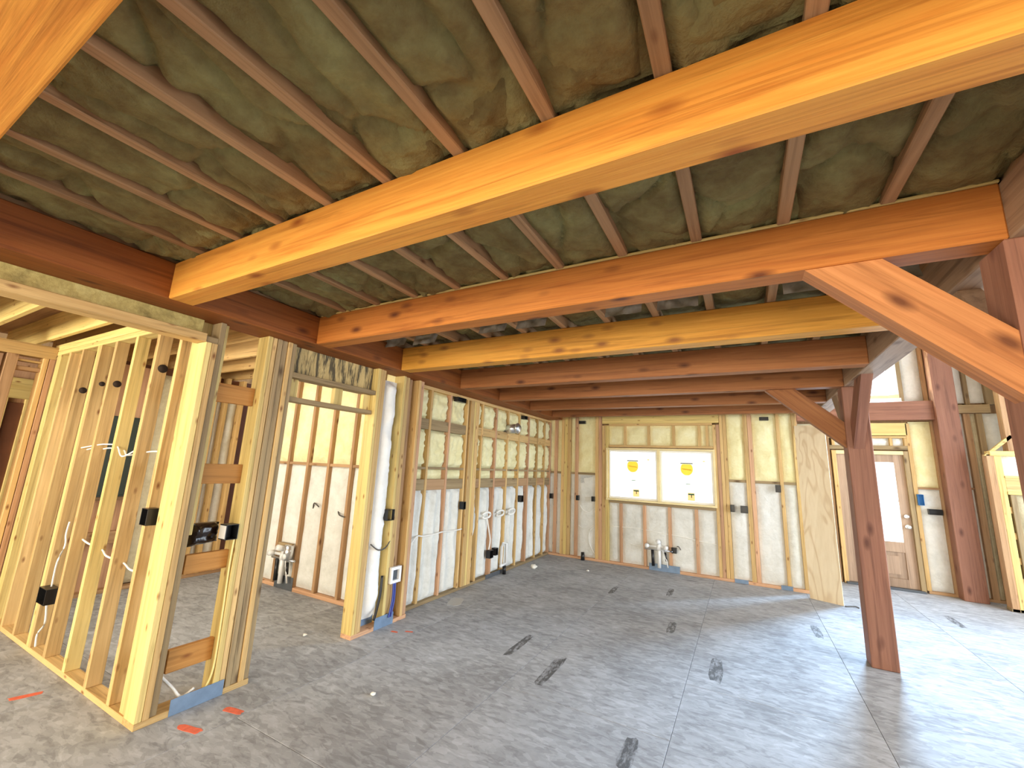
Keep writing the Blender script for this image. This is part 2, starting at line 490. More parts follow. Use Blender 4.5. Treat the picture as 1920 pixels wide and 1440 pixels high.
brace('knee_brace', [(.30, ZB), (.575, ZB), (.93, 2.235), (.93, 1.975)], 'y', 2.195, 2.305, T_SALMON('d'),
      'big orange knee brace under the knotty orange beam')
brace('knee_brace', [(.26, ZB), (.54, ZB), (.93, 2.24), (.93, 1.98)], 'y', 5.33, 5.43, T_BROWN('d'),
      'brown knee brace rising left from the free-standing post')
brace('knee_brace', [(4.68, ZB), (4.95, ZB), (5.30, 2.24), (5.30, 1.97)], 'x', .975, 1.06, T_RED('e'),
      'red brown knee brace on the camera side of the free-standing post')
brace('knee_brace', [(6.12, ZB), (5.85, ZB), (5.50, 2.24), (5.50, 1.97)], 'x', .975, 1.06, T_GREY('z'),
      'knee brace on the window side of the free-standing post')
brace('knee_brace', [(3.0, ZB), (2.73, ZB), (2.38, 2.24), (2.38, 1.97)], 'x', .975, 1.06, T_GREY('z'),
      'weathered knee brace on the far side of the right edge post')
brace('knee_brace', [(1.56, ZB), (1.83, ZB), (2.18, 2.24), (2.18, 1.97)], 'x', .975, 1.06, T_GREY('z'),
      'weathered knee brace on the near side of the right edge post')

# ------------------------------------------------------------------ ceiling: joists with sprayed foam between
ceiling = struct(box('ceiling', -3.45, 1.25, -2.5, 8.1, 3.12, 3.16, STUDB('x')), 'joisted ceiling filled with sprayed foam')
JX = [.612-.38*i for i in range(-1, 11)]
for x in JX:
    box('joist', x-.026, x+.026, -2.5, 8.0, ZT, 3.12, JOIST('y'), ceiling, .004)
for i in range(len(JX)-1):
    xa, xb = JX[i+1]+.022, JX[i]-.022
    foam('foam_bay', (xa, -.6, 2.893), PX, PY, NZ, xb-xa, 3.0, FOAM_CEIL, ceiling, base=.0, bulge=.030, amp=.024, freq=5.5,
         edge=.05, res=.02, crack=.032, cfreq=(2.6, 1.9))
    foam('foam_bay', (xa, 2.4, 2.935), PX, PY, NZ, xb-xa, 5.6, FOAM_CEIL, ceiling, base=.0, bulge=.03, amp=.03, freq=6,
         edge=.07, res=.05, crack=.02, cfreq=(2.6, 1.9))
# foam squeezed over the tops of the second and third beams
for bi in (1, 2):
    y = BEAMY[bi]
    for i in range(len(JX)-1):
        xa, xb = JX[i+1]+.026, JX[i]-.026
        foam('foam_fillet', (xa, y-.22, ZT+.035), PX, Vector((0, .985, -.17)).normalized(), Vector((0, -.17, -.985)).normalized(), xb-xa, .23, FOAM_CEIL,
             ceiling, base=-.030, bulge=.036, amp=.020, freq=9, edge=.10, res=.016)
box('lit_edge_strip', -3.1, .95, 2.172, 2.31, ZT-.001, ZT+.012, STUDY('x'), ceiling)  # pale strip added to paint the lit top edge of the beam
# torn plastic film hanging in the bays past the knotty orange beam
rf = random.Random(5)
for i in range(len(JX)-1):
    if i % 3 == 2: continue
    xa, xb = JX[i+1]+.03, JX[i]-.03
    y0 = 2.95
    foam('plastic_film', (xa+.02, y0, 2.765+.03*rf.random()), PX, Vector((0, .35, .9)).normalized(), NY, xb-xa-.05, .11, FILM, ceiling, amp=.045, bulge=.0, freq=14, res=.02)

# ------------------------------------------------------------------ left wall (under the girder)
wl = struct(empty('wall_left'), 'left stud wall under the girder with foam filled bays')
XA, XF = -3.43, -3.29
# corner, blocks and doorway studs
def vst(y0, y1, m, x0=XA, x1=XF, z0=.038, z1=ZB, p=None, n='stud'):
    return box(n, x0, x1, y0, y1, z0, z1, m('z'), p or wl)
box('bottom_plate', XA, XF, 1.45, 2.13, 0, .038, STUD('y'), wl)
vst(1.45, 1.488, STUDY, z1=2.43); vst(1.49, 1.528, STUD, z1=2.43); vst(1.53, 1.568, STUDG, XA, -3.30)
vst(1.57, 1.605, STUDY, XA, -3.34, z0=1.1)
vst(1.88, 1.918, STUDY); vst(1.92, 1.958, STUD, XA, -3.295); vst(1.962, 2.0, STUDG); vst(2.004, 2.05, STUDG, XA, -3.30); vst(2.054, 2.092, STUD); vst(2.094, 2.132, STUDG, XA, -3.30)
for z0, z1 in ((2.03, 2.17), (1.44, 1.58), (.84, .965), (.235, .375)):
    box('block', -3.40, -3.362, 1.605, 1.88, z0, z1, BLOCKO('y'), wl)
# doorway header: stained board, two flat members, short cripples
box('header_board', -3.41, -3.37, 2.132, 3.06, 2.36, ZB, OSB, wl)
box('header_plate', XA, -3.30, 2.132, 3.06, 2.315, 2.36, STUDG('y'), wl)
box('header_plate', XA, -3.33, 2.132, 3.06, 2.115, 2.155, STUDG('y'), wl)
for y in (2.15, 2.62, 2.97):
    box('cripple', -3.42, -3.37, y, y+.09, 2.155, 2.315, STUDY('z'), wl)
# group beyond the doorway
box('bottom_plate', XA, XF, 3.06, 3.80, 0, .038, STUDP('y'), wl)
vst(3.06, 3.098, STUDY); vst(3.10, 3.138, STUD); vst(3.14, 3.178, STUD, XA, -3.30)
foam('white_foam_strip', (-3.40, 3.18, .10), PY, PZ, PX, .26, 2.42, FOAM_WHITE, wl, base=.01, bulge=.085, amp=.032, freq=5, edge=.10, res=.03)
vst(3.44, 3.478, STUDY); vst(3.48, 3.56, STUD, XA, -3.31); vst(3.60, 3.66, STUDB, XA, -3.36); vst(3.70, 3.738, STUD); vst(3.74, 3.80, STUDP, XA, -3.30)
# header over the hall opening, towards the camera
box('header_strip', -3.43, -3.37, -2.5, 1.45, 2.49, ZB, MOTTLE, wl)
box('header_plate', -3.43, -3.29, -2.5, 1.45, 2.43, 2.49, STUD('y'), wl)
box('header_plate', -3.43, -3.30, 1.45, 1.53, 2.43, 2.475, STUDG('y'), wl)
# foam filled part
XS0, XS = -3.55, -3.42
box('sheathing', -3.60, -3.55, 3.8, 8.1, 0, ZB, STUDB('y'), wl)
box('bottom_plate', XS0, XS, 3.8, 7.95, 0, .038, STUDG('y'), wl)
box('top_plate', XS0, XS, 3.8, 7.95, 2.56, ZB, STUD('y'), wl)
CS = [3.82, 4.11, 4.51, 4.92, 5.33, 5.74, 6.13, 6.54, 6.92, 7.30, 7.64, 7.93]
for i, y in enumerate(CS):
    box('stud', XS0, XS, y-.019, y+.019, .038, 2.56, (STUD, STUD, STUDP)[i % 3]('z'), wl)
for y in (4.965, 5.01, 5.055, 5.10, 5.145):
    box('stud', XS0, XS+.02, y, y+.042, .038, 2.56, (STUD if y != 5.055 else STUDY)('z'), wl)
for i in range(len(CS)-1):
    a, b = CS[i]+.019, CS[i+1]-.019
    if i == 3: a = 5.19
    w = b-a
    first = b < 5
    kw = dict(freq=13, edge=.05, res=.022)
    foam('foam_bay', (-3.50, a, .04), PY, PZ, PX, w, 1.28, FOAM_W, wl, base=.03 if i < 3 else .0, bulge=.035 if i < 3 else .05, amp=.014, folds=.026, freq=3.5, edge=.05, res=.022)
    box('block', XS-.055, XS-.006, a, b, 1.32, 1.45, STUDB('y') if i % 2 else STUDG('y'), wl)
    foam('foam_bay', (-3.50, a, 1.45), PY, PZ, PX, w, .12, FOAM_Y, wl, base=.01, bulge=.03, amp=.015, **kw)
    box('block', XS-.06, XS-.004, a, b, 1.57, 1.60, STUDG('y'), wl)
    zb0, zb1 = (2.06, 2.19) if first else (2.08, 2.20)
    foam('foam_bay', (-3.50, a, 1.60), PY, PZ, PX, w, zb0-1.60, FOAM_Y, wl, base=.01, bulge=.055, amp=.030, **kw)
    box('block', XS-.055, XS-.008, a, b, zb0, zb1, STUDG('y') if first else STUD('y'), wl)
    foam('foam_bay', (-3.50, a, zb1), PY, PZ, PX, w, 2.56-zb1, FOAM_Y, wl, base=.01, bulge=.055, amp=.030, **kw)

# ------------------------------------------------------------------ back wall with the double window
wb = struct(empty('wall_back'), 'back stud wall with foam filled bays around the double window')
YF, YK = 7.95, 8.09
box('sheathing', -3.6, -2.29, YK, 8.13, 0, ZT+.2, STUDB('x'), wb); box('sheathing', -.39, .80, YK, 8.13, 0, ZT+.2, STUDB('x'), wb)
box('sheathing', -2.29, -.39, YK, 8.13, 0, 1.10, STUDB('x'), wb); box('sheathing', -2.29, -.39, YK, 8.13, 2.08, ZT+.2, STUDB('x'), wb)
box('bottom_plate', -3.42, .80, YF-.02, YK, 0, .042, STUDP('x'), wb)
box('top_plate', -3.42, .80, YF, YK, 2.70, 2.84, STUD('x'), wb)
def bst(x0, x1, z0=.042, z1=2.70, m=STUD, y0=YF):
    return box('stud', x0, x1, y0, YK, z0, z1, m('z'), wb)
bst(-3.62, -3.54, m=STUDB); bst(-3.345, -3.285, m=STUDP); bst(-2.905, -2.845, m=STUDP)
for k in range(3): bst(-3.19+.065*k, -3.128+.065*k, m=(STUD, STUDY, STUD)[k], y0=YF-.01)
for k in range(4): bst(-2.49+.066*k, -2.427+.066*k, m=(STUD, STUDP, STUD, STUDY)[k], z1=2.70 if k < 2 else 2.50, y0=YF-.01)
for k in range(4): bst(-.425+.052*k, -.376+.052*k, m=(STUD, STUDP, STUD, STUD)[k], z1=2.70 if k > 1 else 2.50, y0=YF-.01)
for k in range(2): bst(.035+.063*k, .095+.063*k, m=(STUD, STUDP)[k])
bst(.50, .548); bst(.715, .765, m=STUD)
box('header', -2.355, -.325, YF-.015, YK, 2.53, 2.68, STUDY('x'), wb)
box('header_plate', -2.225, -.43, YF-.01, YK, 2.49, 2.53, STUD('x'), wb)
box('window_head', -2.225, -.43, YF-.015, YK, 2.09, 2.13, STUD('x'), wb)
box('window_sill', -2.225, -.43, YF-.015, YK, 1.07, 1.11, STUDG('x'), wb)
UP = [-1.92, -1.49, -1.06, -.64, -.515]; LO = [-2.01, -1.59, -1.165, -.735]
for x in UP: bst(x-.022, x+.022, 2.13, 2.49, STUD)
for x in LO: bst(x-.026, x+.026, .042, 1.07, STUDP)
def bays(xs, z0, z1, mat, **kw):
    for a, b in xs:
        foam('foam_bay', (a, YF+.045, z0), PX, PZ, NY, b-a, z1-z0, mat, wb, base=0, bulge=kw.get('bulge', .026), amp=kw.get('amp', .010), freq=5, edge=.06, res=.035)
side = [(-3.54, -3.345), (-3.285, -3.19), (-2.995, -2.905), (-2.845, -2.49), (-.217, .035), (.16, .50), (.548, .715)]
bays(side, .042, 1.55, FOAM_W); bays(side, 1.59, 2.70, FOAM_Y, amp=.016)
for a, b in side: box('block', a, b, YF+.01, YF+.05, 1.55, 1.59, STUDG('x'), wb)
e = [-2.25]+UP+[-.405]
bays([(e[i]+.022, e[i+1]-.022) for i in range(len(e)-1)], 2.13, 2.49, FOAM_Y, amp=.014)
e = [-2.25]+LO+[-.40]
bays([(e[i]+.024, e[i+1]-.024) for i in range(len(e)-1)], .042, 1.07, FOAM_W)

w1 = struct(empty('window_1', (-1.34, YF, 1.11)), 'double window with yellow stickers in the back wall')
WX0, WX1, WZ0, WZ1 = -2.275, -.405, 1.115, 2.075
for x0, x1, z0, z1 in ((WX0, WX1, WZ1-.035, WZ1), (WX0, WX1, WZ0, WZ0+.035), (WX0, WX0+.035, WZ0+.035, WZ1-.035), (WX1-.035, WX1, WZ0+.035, WZ1-.035)):
    box('window_frame', x0, x1, YF-.035, YK, z0, z1, WINF, w1)
box('mullion', -1.35, -1.30, YF-.03, YK, WZ0+.035, WZ1-.035, WINF, w1)
for a, b, sx, lz in ((WX0+.035, -1.35, -1.795, 1.75), (-1.30, WX1-.035, -.865, 1.735)):
    sash = empty('sash', (0, 0, 0)); sash.parent = w1; sash.location = Vector((a, YF, WZ0+.035))-w1.location
    o0 = Vector((a, YF, WZ0+.035)); 
    def sub(n, x0, x1, y0, y1, z0, z1, m):
        o = box(n, x0, x1, y0, y1, z0, z1, m); o.location = o.location-o0; o.parent = sash; return o
    zb_, zt_ = WZ0+.035, WZ1-.035
    for q in ((a, b, zt_-.035, zt_), (a, b, zb_, zb_+.035), (a, a+.035, zb_+.035, zt_-.035), (b-.035, b, zb_+.035, zt_-.035)):
        sub('sash_rail', q[0], q[1], YF+.03, YF+.075, q[2], q[3], WINW)
    sub('pane', a+.035, b-.035, YF+.05, YF+.056, zb_+.035, zt_-.035, GLASS)
    yy = YF+.049
    sub('sticker', sx-.105, sx+.105, yy-.001, yy, lz-.115, lz+.115, ST_W)
    # round yellow badge
    n = 28; V = [(.100*math.cos(2*math.pi*k/n), 0, max(-.11, min(.082, .112*math.sin(2*math.pi*k/n)))) for k in range(n)]
    V += [(v[0], -.0012, v[2]) for v in V]
    Fq = [tuple(range(n)), tuple(reversed(range(n, 2*n)))]+[(k, n+k, n+(k+1) % n, (k+1) % n) for k in range(n)]
    o = bpy.data.objects.new('sticker_badge', mesh_from('sticker_badge', V, Fq, ST_Y)); link(o, sash); o.location = Vector((sx, yy-.0015, lz))-o0
    sub('sticker_print', sx-.10, sx+.10, yy-.003, yy-.002, lz+.088, lz+.102, ST_D)
    # looping script line across the badge
    pts = [(sx-.075+.0095*k, yy-.004, lz+.0+.010*math.sin(k*1.9)-.0012*k) for k in range(17)]
    t = tube('sticker_script', [tuple(Vector(p)-o0) for p in pts], .0032, ST_O, None, 5); t.parent = sash; t.location = Vector(pts[0])-o0
    sub('sticker', sx-.03, sx+.055, yy-.001, yy, lz-.285, lz-.225, ST_W)
    sub('sticker_print', sx-.02, sx+.05, yy-.002, yy-.001, lz-.262, lz-.254, ST_G)
    sub('sticker', sx+.0, sx+.115, yy-.001, yy, 1.20, 1.335, ST_T)
    sub('sticker_print', sx+.01, sx+.105, yy-.002, yy-.001, 1.295, 1.318, ST_G)
    sub('sticker_print', sx+.055, sx+.068, yy-.002, yy-.001, 1.25, 1.30, ST_D)
    sub('sticker_print', sx+.26, sx+.30, yy-.002, yy-.001, 1.86, 1.885, ST_T)

# ------------------------------------------------------------------ entry wall (further back, right), tall
we = struct(empty('wall_entry'), 'tall foam filled entry wall with the door behind the post')
YE, YEK = 9.20, 9.34
ZH = 5.2
def eb(n, x0, x1, z0, z1, m, y0=YE, y1=YEK): return box(n, x0, x1, y0, y1, z0, z1, m, we)
box('sheathing', .6, 1.40, YEK, 9.38, 0, ZH, STUDB('z'), we); box('sheathing', 2.40, 5.4, YEK, 9.38, 0, ZH, STUDB('z'), we)
box('sheathing', 1.40, 2.40, YEK, 9.38, 2.15, 3.06, STUDB('x'), we); box('sheathing', 1.40, 2.40, YEK, 9.38, 3.80, ZH, STUDB('x'), we)
box('sheathing', 1.40, 1.60, YEK, 9.38, 3.06, 3.80, STUDB('x'), we)
eb('bottom_plate', .6, 1.36, 0, .04, STUDB('x')); eb('bottom_plate', 2.42, 5.4, 0, .04, STUDB('x'))
for x0, x1, z0, z1, m in ((1.30, 1.36, .04, 2.63, STUDB), (2.40, 2.455, .04, 2.63, STUD), (2.72, 2.76, .04, 2.67, STUDB), (3.115, 3.19, .04, 2.78, STUDB), (3.26, 3.33, .04, 2.78, STUDG),
                          (3.62, 3.66, .04, 2.78, STUDG), (2.38, 2.44, 2.99, ZH, STUDG), (2.69, 2.74, 2.99, ZH, STUDB), (3.17, 3.22, 2.92, ZH, STUDG), (3.40, 3.52, 2.92, ZH, STUDG), (3.9, 3.96, .04, ZH, STUD),
                          (1.30, 1.36, 2.99, ZH, STUDG)):
    eb('stud', x0, x1, z0, z1, m('z'))
eb('header', 1.36, 2.42, 2.43, 2.64, STUDY('x')); eb('header_plate', 1.36, 2.40, 2.385, 2.42, STUD('x')); eb('header_plate', 1.36, 2.40, 2.19, 2.26, STUDG('x'))
for x in (1.95-.55, 2.18, 2.36): eb('cripple', x, x+.04, 2.26, 2.385, STUD('z'))
for a, b, z0, z1, mt in ((1.44, 2.18, 2.26, 2.385, FOAM_W), (2.22, 2.36, 2.26, 2.385, FOAM_W), (2.455, 2.72, .04, 1.57, FOAM_W), (2.455, 2.72, 1.60, 2.66, FOAM_Y), (3.01, 3.115, .04, 1.60, FOAM_W), (3.01, 3.115, 1.63, 2.78, FOAM_W),
                         (3.19, 3.26, .04, 2.78, FOAM_DULL), (3.33, 3.62, .04, 2.78, FOAM_W), (2.44, 2.69, 2.99, ZH, FOAM_W), (3.0, 3.17, 2.95, ZH, FOAM_W), (3.22, 3.40, 2.95, ZH, FOAM_W), (3.52, 3.9, 2.95, ZH, FOAM_W),
                         (.6, 1.30, .04, 2.64, FOAM_DULL), (3.66, 3.9, .04, 2.78, FOAM_W), (3.96, 5.4, .04, ZH, FOAM_W), (1.36, 2.38, 3.80, ZH, FOAM_W), (.6, 1.3, 2.99, ZH, FOAM_W), (1.36, 1.60, 3.06, 3.80, FOAM_W)):
    foam('foam_bay', (a, YE+.06, z0), PX, PZ, NY, b-a, z1-z0, mt, we, base=0, bulge=.03, amp=.012, freq=5, edge=.06, res=.05)
eb('block', 2.455, 2.72, 1.57, 1.60, STUDB('x'), YE+.02, YE+.06); eb('block', 3.01, 3.115, 1.60, 1.63, STUDB('x'), YE+.02, YE+.06)
tag(box('timber_girt', .9, 2.745, YE-.13, YE, 2.675, 2.985, T_RED('x'), None, .006), 'dark red horizontal timber above the entry door', 'timber')
tag(box('timber_post', 2.745, 3.01, YE-.20, YE, 0, 4.95, T_RED('z'), None, .006), 'tall dark red timber post right of the entry door', 'post')
tag(box('timber_girt', 3.01, 3.42, YE-.04, YE, 2.785, 2.915, STUDG('x'), None, .004), 'short tan horizontal timber right of the tall red post', 'timber')

d1 = struct(empty('door_1', (1.87, YE, 0)), 'wooden entry door with tall bright glass behind the post')
def db(n, x0, x1, y0, y1, z0, z1, m, p=None): return box(n, x0, x1, y0, y1, z0, z1, m, p or d1)
db('door_jamb', 1.38, 1.44, YE-.02, YE+.13, 0, 2.17, STUD('z')); db('door_jamb', 2.33, 2.39, YE-.02, YE+.13, 0, 2.17, STUDG('z')); db('door_jamb', 1.44, 2.33, YE-.02, YE+.13, 2.11, 2.17, WINF)
db('threshold', 1.40, 2.37, YE-.08, YE+.13, 0, .03, PLATED)
GX0, GX1, GZ0, GZ1 = 1.60, 2.205, .72, 1.985
db('stile', 1.44, GX0, YE+.03, YE+.075, .03, 2.11, DOORW); db('stile', GX1, 2.33, YE+.03, YE+.075, .03, 2.11, DOORW)
db('rail', GX0, GX1, YE+.03, YE+.075, GZ1, 2.11, DOORW); db('rail', GX0, GX1, YE+.03, YE+.075, .56, GZ0, DOORW); db('rail', GX0, GX1, YE+.03, YE+.075, .03, .16, DOORW)
db('door_panel', GX0, GX1, YE+.045, YE+.065, .16, .56, DOORW); db('door_panel', GX0+.08, GX1-.08, YE+.035, YE+.045, .22, .50, DOORW)
db('pane', GX0, GX1, YE+.05, YE+.056, GZ0, GZ1, GLASS); db('glazing_bar', GX0, GX1, YE+.04, YE+.07, 1.355, 1.375, WINW)
for z in (.97, 1.13):
    k = tube('lock_rose' if z > 1 else 'knob', [(2.275, YE+.03, z), (2.275, YE-.005, z), (2.275, YE-.02, z), (2.275, YE-.045, z), (2.275, YE-.05, z)], [.034, .034, .02 if z < 1 else .03, .034 if z < 1 else .02, .015], BRASS, d1, 12)

w2 = struct(empty('window_2', (1.95, YE, 3.06)), 'upper window above the entry door')
for x0, x1, z0, z1 in ((1.56, 2.38, 3.06, 3.12), (1.56, 2.38, 3.74, 3.80), (1.56, 1.62, 3.12, 3.74), (2.32, 2.38, 3.12, 3.74)):
    box('window_frame', x0, x1, YE-.01, YEK, z0, z1, WINW if z0 > 3.1 and x1 > 2 else WINF, w2)
box('sash_rail', 2.25, 2.32, YE+.03, YE+.07, 3.12, 3.74, WINW, w2); box('pane', 1.62, 2.25, YE+.05, YE+.056, 3.12, 3.74, GLASS, w2)
box('sill', 1.5, 2.40, YE-.02, YE+.06, 2.99, 3.06, FOAM_W, we)

wret = struct(box('wall_return', .66, .80, 8.13, 9.34, 0, 3.1, STUDB('z')), 'short return wall between back wall and entry wall')
# framing that returns towards the camera on the far right
wr = struct(empty('wall_right'), 'right end framing with light studs and flat headers')
YR = 8.72
for x0, x1, z0, z1, m in ((3.20, 3.275, 0, 2.10, STUDY), (3.125, 3.20, 0, 2.12, STUDB), (3.44, 3.54, 2.17, 4.2, STUDY), (3.36, 3.43, 2.17, 4.2, STUDB), (3.86, 3.90, 0, 4.2, STUD), (3.54, 3.60, 0, 1.56, STUD), (3.30, 3.36, 0, 1.56, STUDG)):
    box('stud', x0, x1, YR, YR+.14, z0, z1, m('z'), wr)
box('header_plate', 3.16, 4.6, YR-.02, YR+.14, 2.10, 2.17, STUDY('x'), wr)
box('header', 3.275, 4.6, YR, YR+.10, 1.60, 1.79, STUD('x'), wr); box('header_plate', 3.275, 4.6, YR-.01, YR+.14, 1.79, 1.82, STUDY('x'), wr); box('header_plate', 3.275, 4.6, YR-.01, YR+.14, 1.56, 1.60, STUDY('x'), wr)
box('bottom_plate', 3.12, 4.6, YR, YR+.14, 0, .04, STUDG('x'), wr)
prism('diagonal', [(3.10, 2.10), (3.15, 2.10), (3.44, 2.38), (3.40, 2.40)], 'y', YR, YR+.05, STUDY('x'), wr)
for a, b, z0, z1 in ((3.275, 3.86, 1.82, 2.10), (3.36, 3.54, .04, 1.56), (3.60, 3.86, .04, 1.56), (3.54, 3.86, 2.17, 4.2), (3.90, 4.6, .04, 4.2)):
    foam('foam_bay', (a, YR+.08, z0), PX, PZ, NY, b-a, z1-z0, FOAM_W if z0 > 1.7 else FOAM_DULL, wr, bulge=.03, amp=.015, freq=6, res=.05)
for z in (.35, .62, .95, 1.3):
    box('block', 3.275, 3.30, YR+.02, YR+.1, z, z+.09, STUD('x'), wr)
# unseen roof over the tall room and the loft, added to block overhead sky
roof = struct(box('roof', -9, 7, -5, 9.6, 5.2, 5.3, STUDB('x')), 'unseen roof deck high over the great room')

# unseen outer walls added to hold off sky light; openings sized to shape it
WALLB = wood('outer_sheathing', (.50, .33, .16), (.38, .23, .10), 'z', rough=.8, knots=0)
def opened(name, label, ax, at, u0, u1, openings):
    e = struct(empty(name), label)
    def seg(a, b, z0, z1):
        if b-a < .01 or z1-z0 < .01: return
        if ax == 'y': box('wall_board', a, b, at-.07, at+.07, z0, z1, WALLB, e)
        else: box('wall_board', at-.07, at+.07, a, b, z0, z1, WALLB, e)
    u = u0
    for a, b, z0, z1 in openings:
        seg(u, a, 0, 5.2); seg(a, b, 0, z0); seg(a, b, z1, 5.2); u = b
    seg(u, u1, 0, 5.2)
opened('wall_rear', 'unseen rear wall behind the viewpoint with two wide openings', 'y', -4.5, -9, 7, [(-6.6, -4.2, .9, 2.5), (-3.4, 2.2, 1.0, 2.6)])
opened('wall_great_room', 'unseen outer wall of the great room with an opening sized for its daylight', 'x', 6.9, -4.4, 9.5, [(1.0, 8.9, .2, 4.7)])
opened('wall_outer_left', 'unseen closed outer wall beyond the left rooms', 'x', -8.9, -4.4, 9.5, [])
# ------------------------------------------------------------------ hall wall of open studs (runs left from the corner)
wh = struct(empty('wall_hall'), 'open stud wall running left from the corner')
Y0, Y1 = 1.45, 1.54
box('bottom_plate', -6.35, -3.43, Y0, Y1, 0, .038, STUD('x'), wh)
box('top_plate', -6.45, -3.43, Y0, Y1, 2.60, 2.645, STUDY('x'), wh); box('top_plate', -6.45, -3.43, Y0, Y1, 2.648, 2.72, STUDY('x'), wh)
HS = [-6.27, -5.97, -5.63, -5.25, -5.20, -4.86, -4.45, -4.05, -3.67]
for i, x in enumerate(HS):
    w = .055 if i == 0 else .021
    box('stud', x-w, x+w, Y0, Y1, .038, 2.60, (STUD if i % 3 else STUDY)('z'), wh)
box('stud', -3.52, -3.432, Y0+.01, Y1, .038, 2.60, STUDY('z'), wh)
def disc(x, y, z, r=.026):
    t = tube('bored_hole', [(x, y, z), (x+.0025, y, z)], r, HOLE, wh, 14); return t
for x, z, q in ((-5.63, 2.20, .03), (-5.20, 2.24, .022), (-4.86, 2.22, .03), (-4.05, 2.30, .034)):
    disc(x+.021, 1.51, z, q)

# far end of the hall: studs, header and a door beyond
wx = struct(empty('wall_hall_end'), 'stud wall closing the hall on the far left')
XE = -6.34
box('top_plate', XE-.14, XE, -.6, 1.45, 2.55, 2.68, STUD('y'), wx)
box('bottom_plate', XE-.14, XE, .9, 1.45, 0, .04, STUD('y'), wx)
for y0, y1, m in ((1.36, 1.40, STUD), (1.405, 1.449, STUDP), (1.11, 1.19, STUDB), (.98, 1.06, STUD), (.60, .64, STUD), (.2, .24, STUD)):
    box('stud', XE-.14, XE, y0, y1, .04, 2.55, m('z'), wx)
box('header', XE-.12, XE-.02, 1.19, 1.36, 2.40, 2.44, STUDB('y'), wx)
box('block', XE-.10, XE-.02, 1.19, 1.36, 2.49, 2.51, STUD('y'), wx)
wfar = struct(empty('wall_far_room'), 'far wall seen through the hall end studs')
box('wall_board', -7.75, -7.70, .6, 2.4, 0, 2.8, STUDP('z'), wfar); box('header', -7.70, -7.66, .9, 2.0, 2.2, 2.45, STUDY('y'), wfar)
d2 = struct(empty('door_2', (-7.68, 1.45, 0)), 'brown door with yellow frame beyond the hall end')
box('door_panel', -7.70, -7.66, 1.44, 1.58, 0, 2.15, BROWNP, d2); box('door_frame', -7.70, -7.63, 1.58, 1.67, 0, 2.2, STUDY('z'), d2); box('door_frame', -7.70, -7.63, 1.37, 1.44, 0, 2.2, STUDY('z'), d2)

# ceiling of the hall and side room: joists run across
c2 = struct(box('ceiling_hall', -8.2, -3.45, -1.5, 3.9, 3.04, 3.08, STUDB('x')), 'lower joisted ceiling over the hall and side room')
for i, y in enumerate((.10, .52, .94, 1.36, 1.76, 2.17, 2.58, 2.99, 3.4)):
    box('joist', -8.0, -3.45, y, y+.04, 2.75, 3.04, STUDY('x') if i in (2, 3) else STUD('x'), c2)

# ------------------------------------------------------------------ side room behind the hall studs
wsr = struct(empty('wall_side_room'), 'foam filled wall of the side room seen through the doorway')
YS = 3.65
box('sheathing', -6.6, -3.6, YS+.14, YS+.17, 0, 2.75, STUDB('x'), wsr)
box('bottom_plate', -6.55, -3.44, YS, YS+.14, 0, .045, STUDP('x'), wsr)
SX = [-6.55, -6.20, -5.84, -5.47, -5.06, -4.65, -4.235, -3.86, -3.47]
for x in SX: box('stud', x-.022, x+.022, YS, YS+.14, .045, 2.75, STUDB('z'), wsr)
for i in range(len(SX)-1):
    a, b = SX[i]+.022, SX[i+1]-.022
    foam('foam_bay', (a, YS+.055, .05), PX, PZ, NY, b-a, 1.50, FOAM_W, wsr, bulge=.05, amp=.014, freq=4, edge=.09, res=.045)
    foam('foam_bay', (a, YS+.055, 1.585), PX, PZ, NY, b-a, 1.16, FOAM_Y, wsr, bulge=.05, amp=.014, freq=4, edge=.09, res=.045)
    box('block', a, b, YS+.01, YS+.05, 1.55, 1.585, STUDB('x'), wsr)
wsl = struct(empty('wall_side_room_end'), 'brown boarded end wall of the side room')
XS2 = -6.62
box('sheathing', XS2-.18, XS2-.14, 1.6, 3.8, 0, 2.75, BROWNP, wsl)
box('bottom_plate', XS2-.14, XS2, 1.6, 3.65, 0, .04, STUDB('y'), wsl)
for y in (1.66, 1.95, 2.45, 2.80, 3.06, 3.15, 3.30, 3.52): box('stud', XS2-.14, XS2, y, y+.045, .04, 2.75, (STUDP if y < 3 else STUD)('z'), wsl)
for a, b in ((1.705, 1.95), (1.995, 2.45)):
    for z in (.55, 1.05, 1.45): box('block', XS2-.12, XS2-.02, a, b, z, z+.14, STUDB('y'), wsl)
    box('wall_board', XS2-.13, XS2-.10, a, b, .04, 2.7, STUDP('z'), wsl)
for a, b in ((2.50, 2.80), (2.845, 3.06), (3.195, 3.30), (3.345, 3.52)):
    foam('foam_bay', (XS2-.11, a, .05), PY, PZ, PX, b-a, 2.6, FOAM_W if a > 3 else FOAM_DULL, wsl, bulge=.05, amp=.02, freq=5, res=.05)
cab = tag(empty('metal_cabinet', (XS2, 2.26, 1.08)), 'tall dark green metal cabinet behind the open hall studs', 'cabinet')
box('cabinet_body', XS2, XS2+.09, 2.02, 2.40, 1.10, 2.04, GREEN, cab); box('cabinet_door', XS2+.09, XS2+.10, 2.035, 2.385, 1.12, 2.02, GREEN, cab)
tube('conduit', [(XS2+.04, 2.2, 1.10), (XS2+.04, 2.2, .9), (XS2+.05, 2.17, .8), (XS2+.05, 2.15, .5)], .016, COPPER, cab, 8, True, 4)

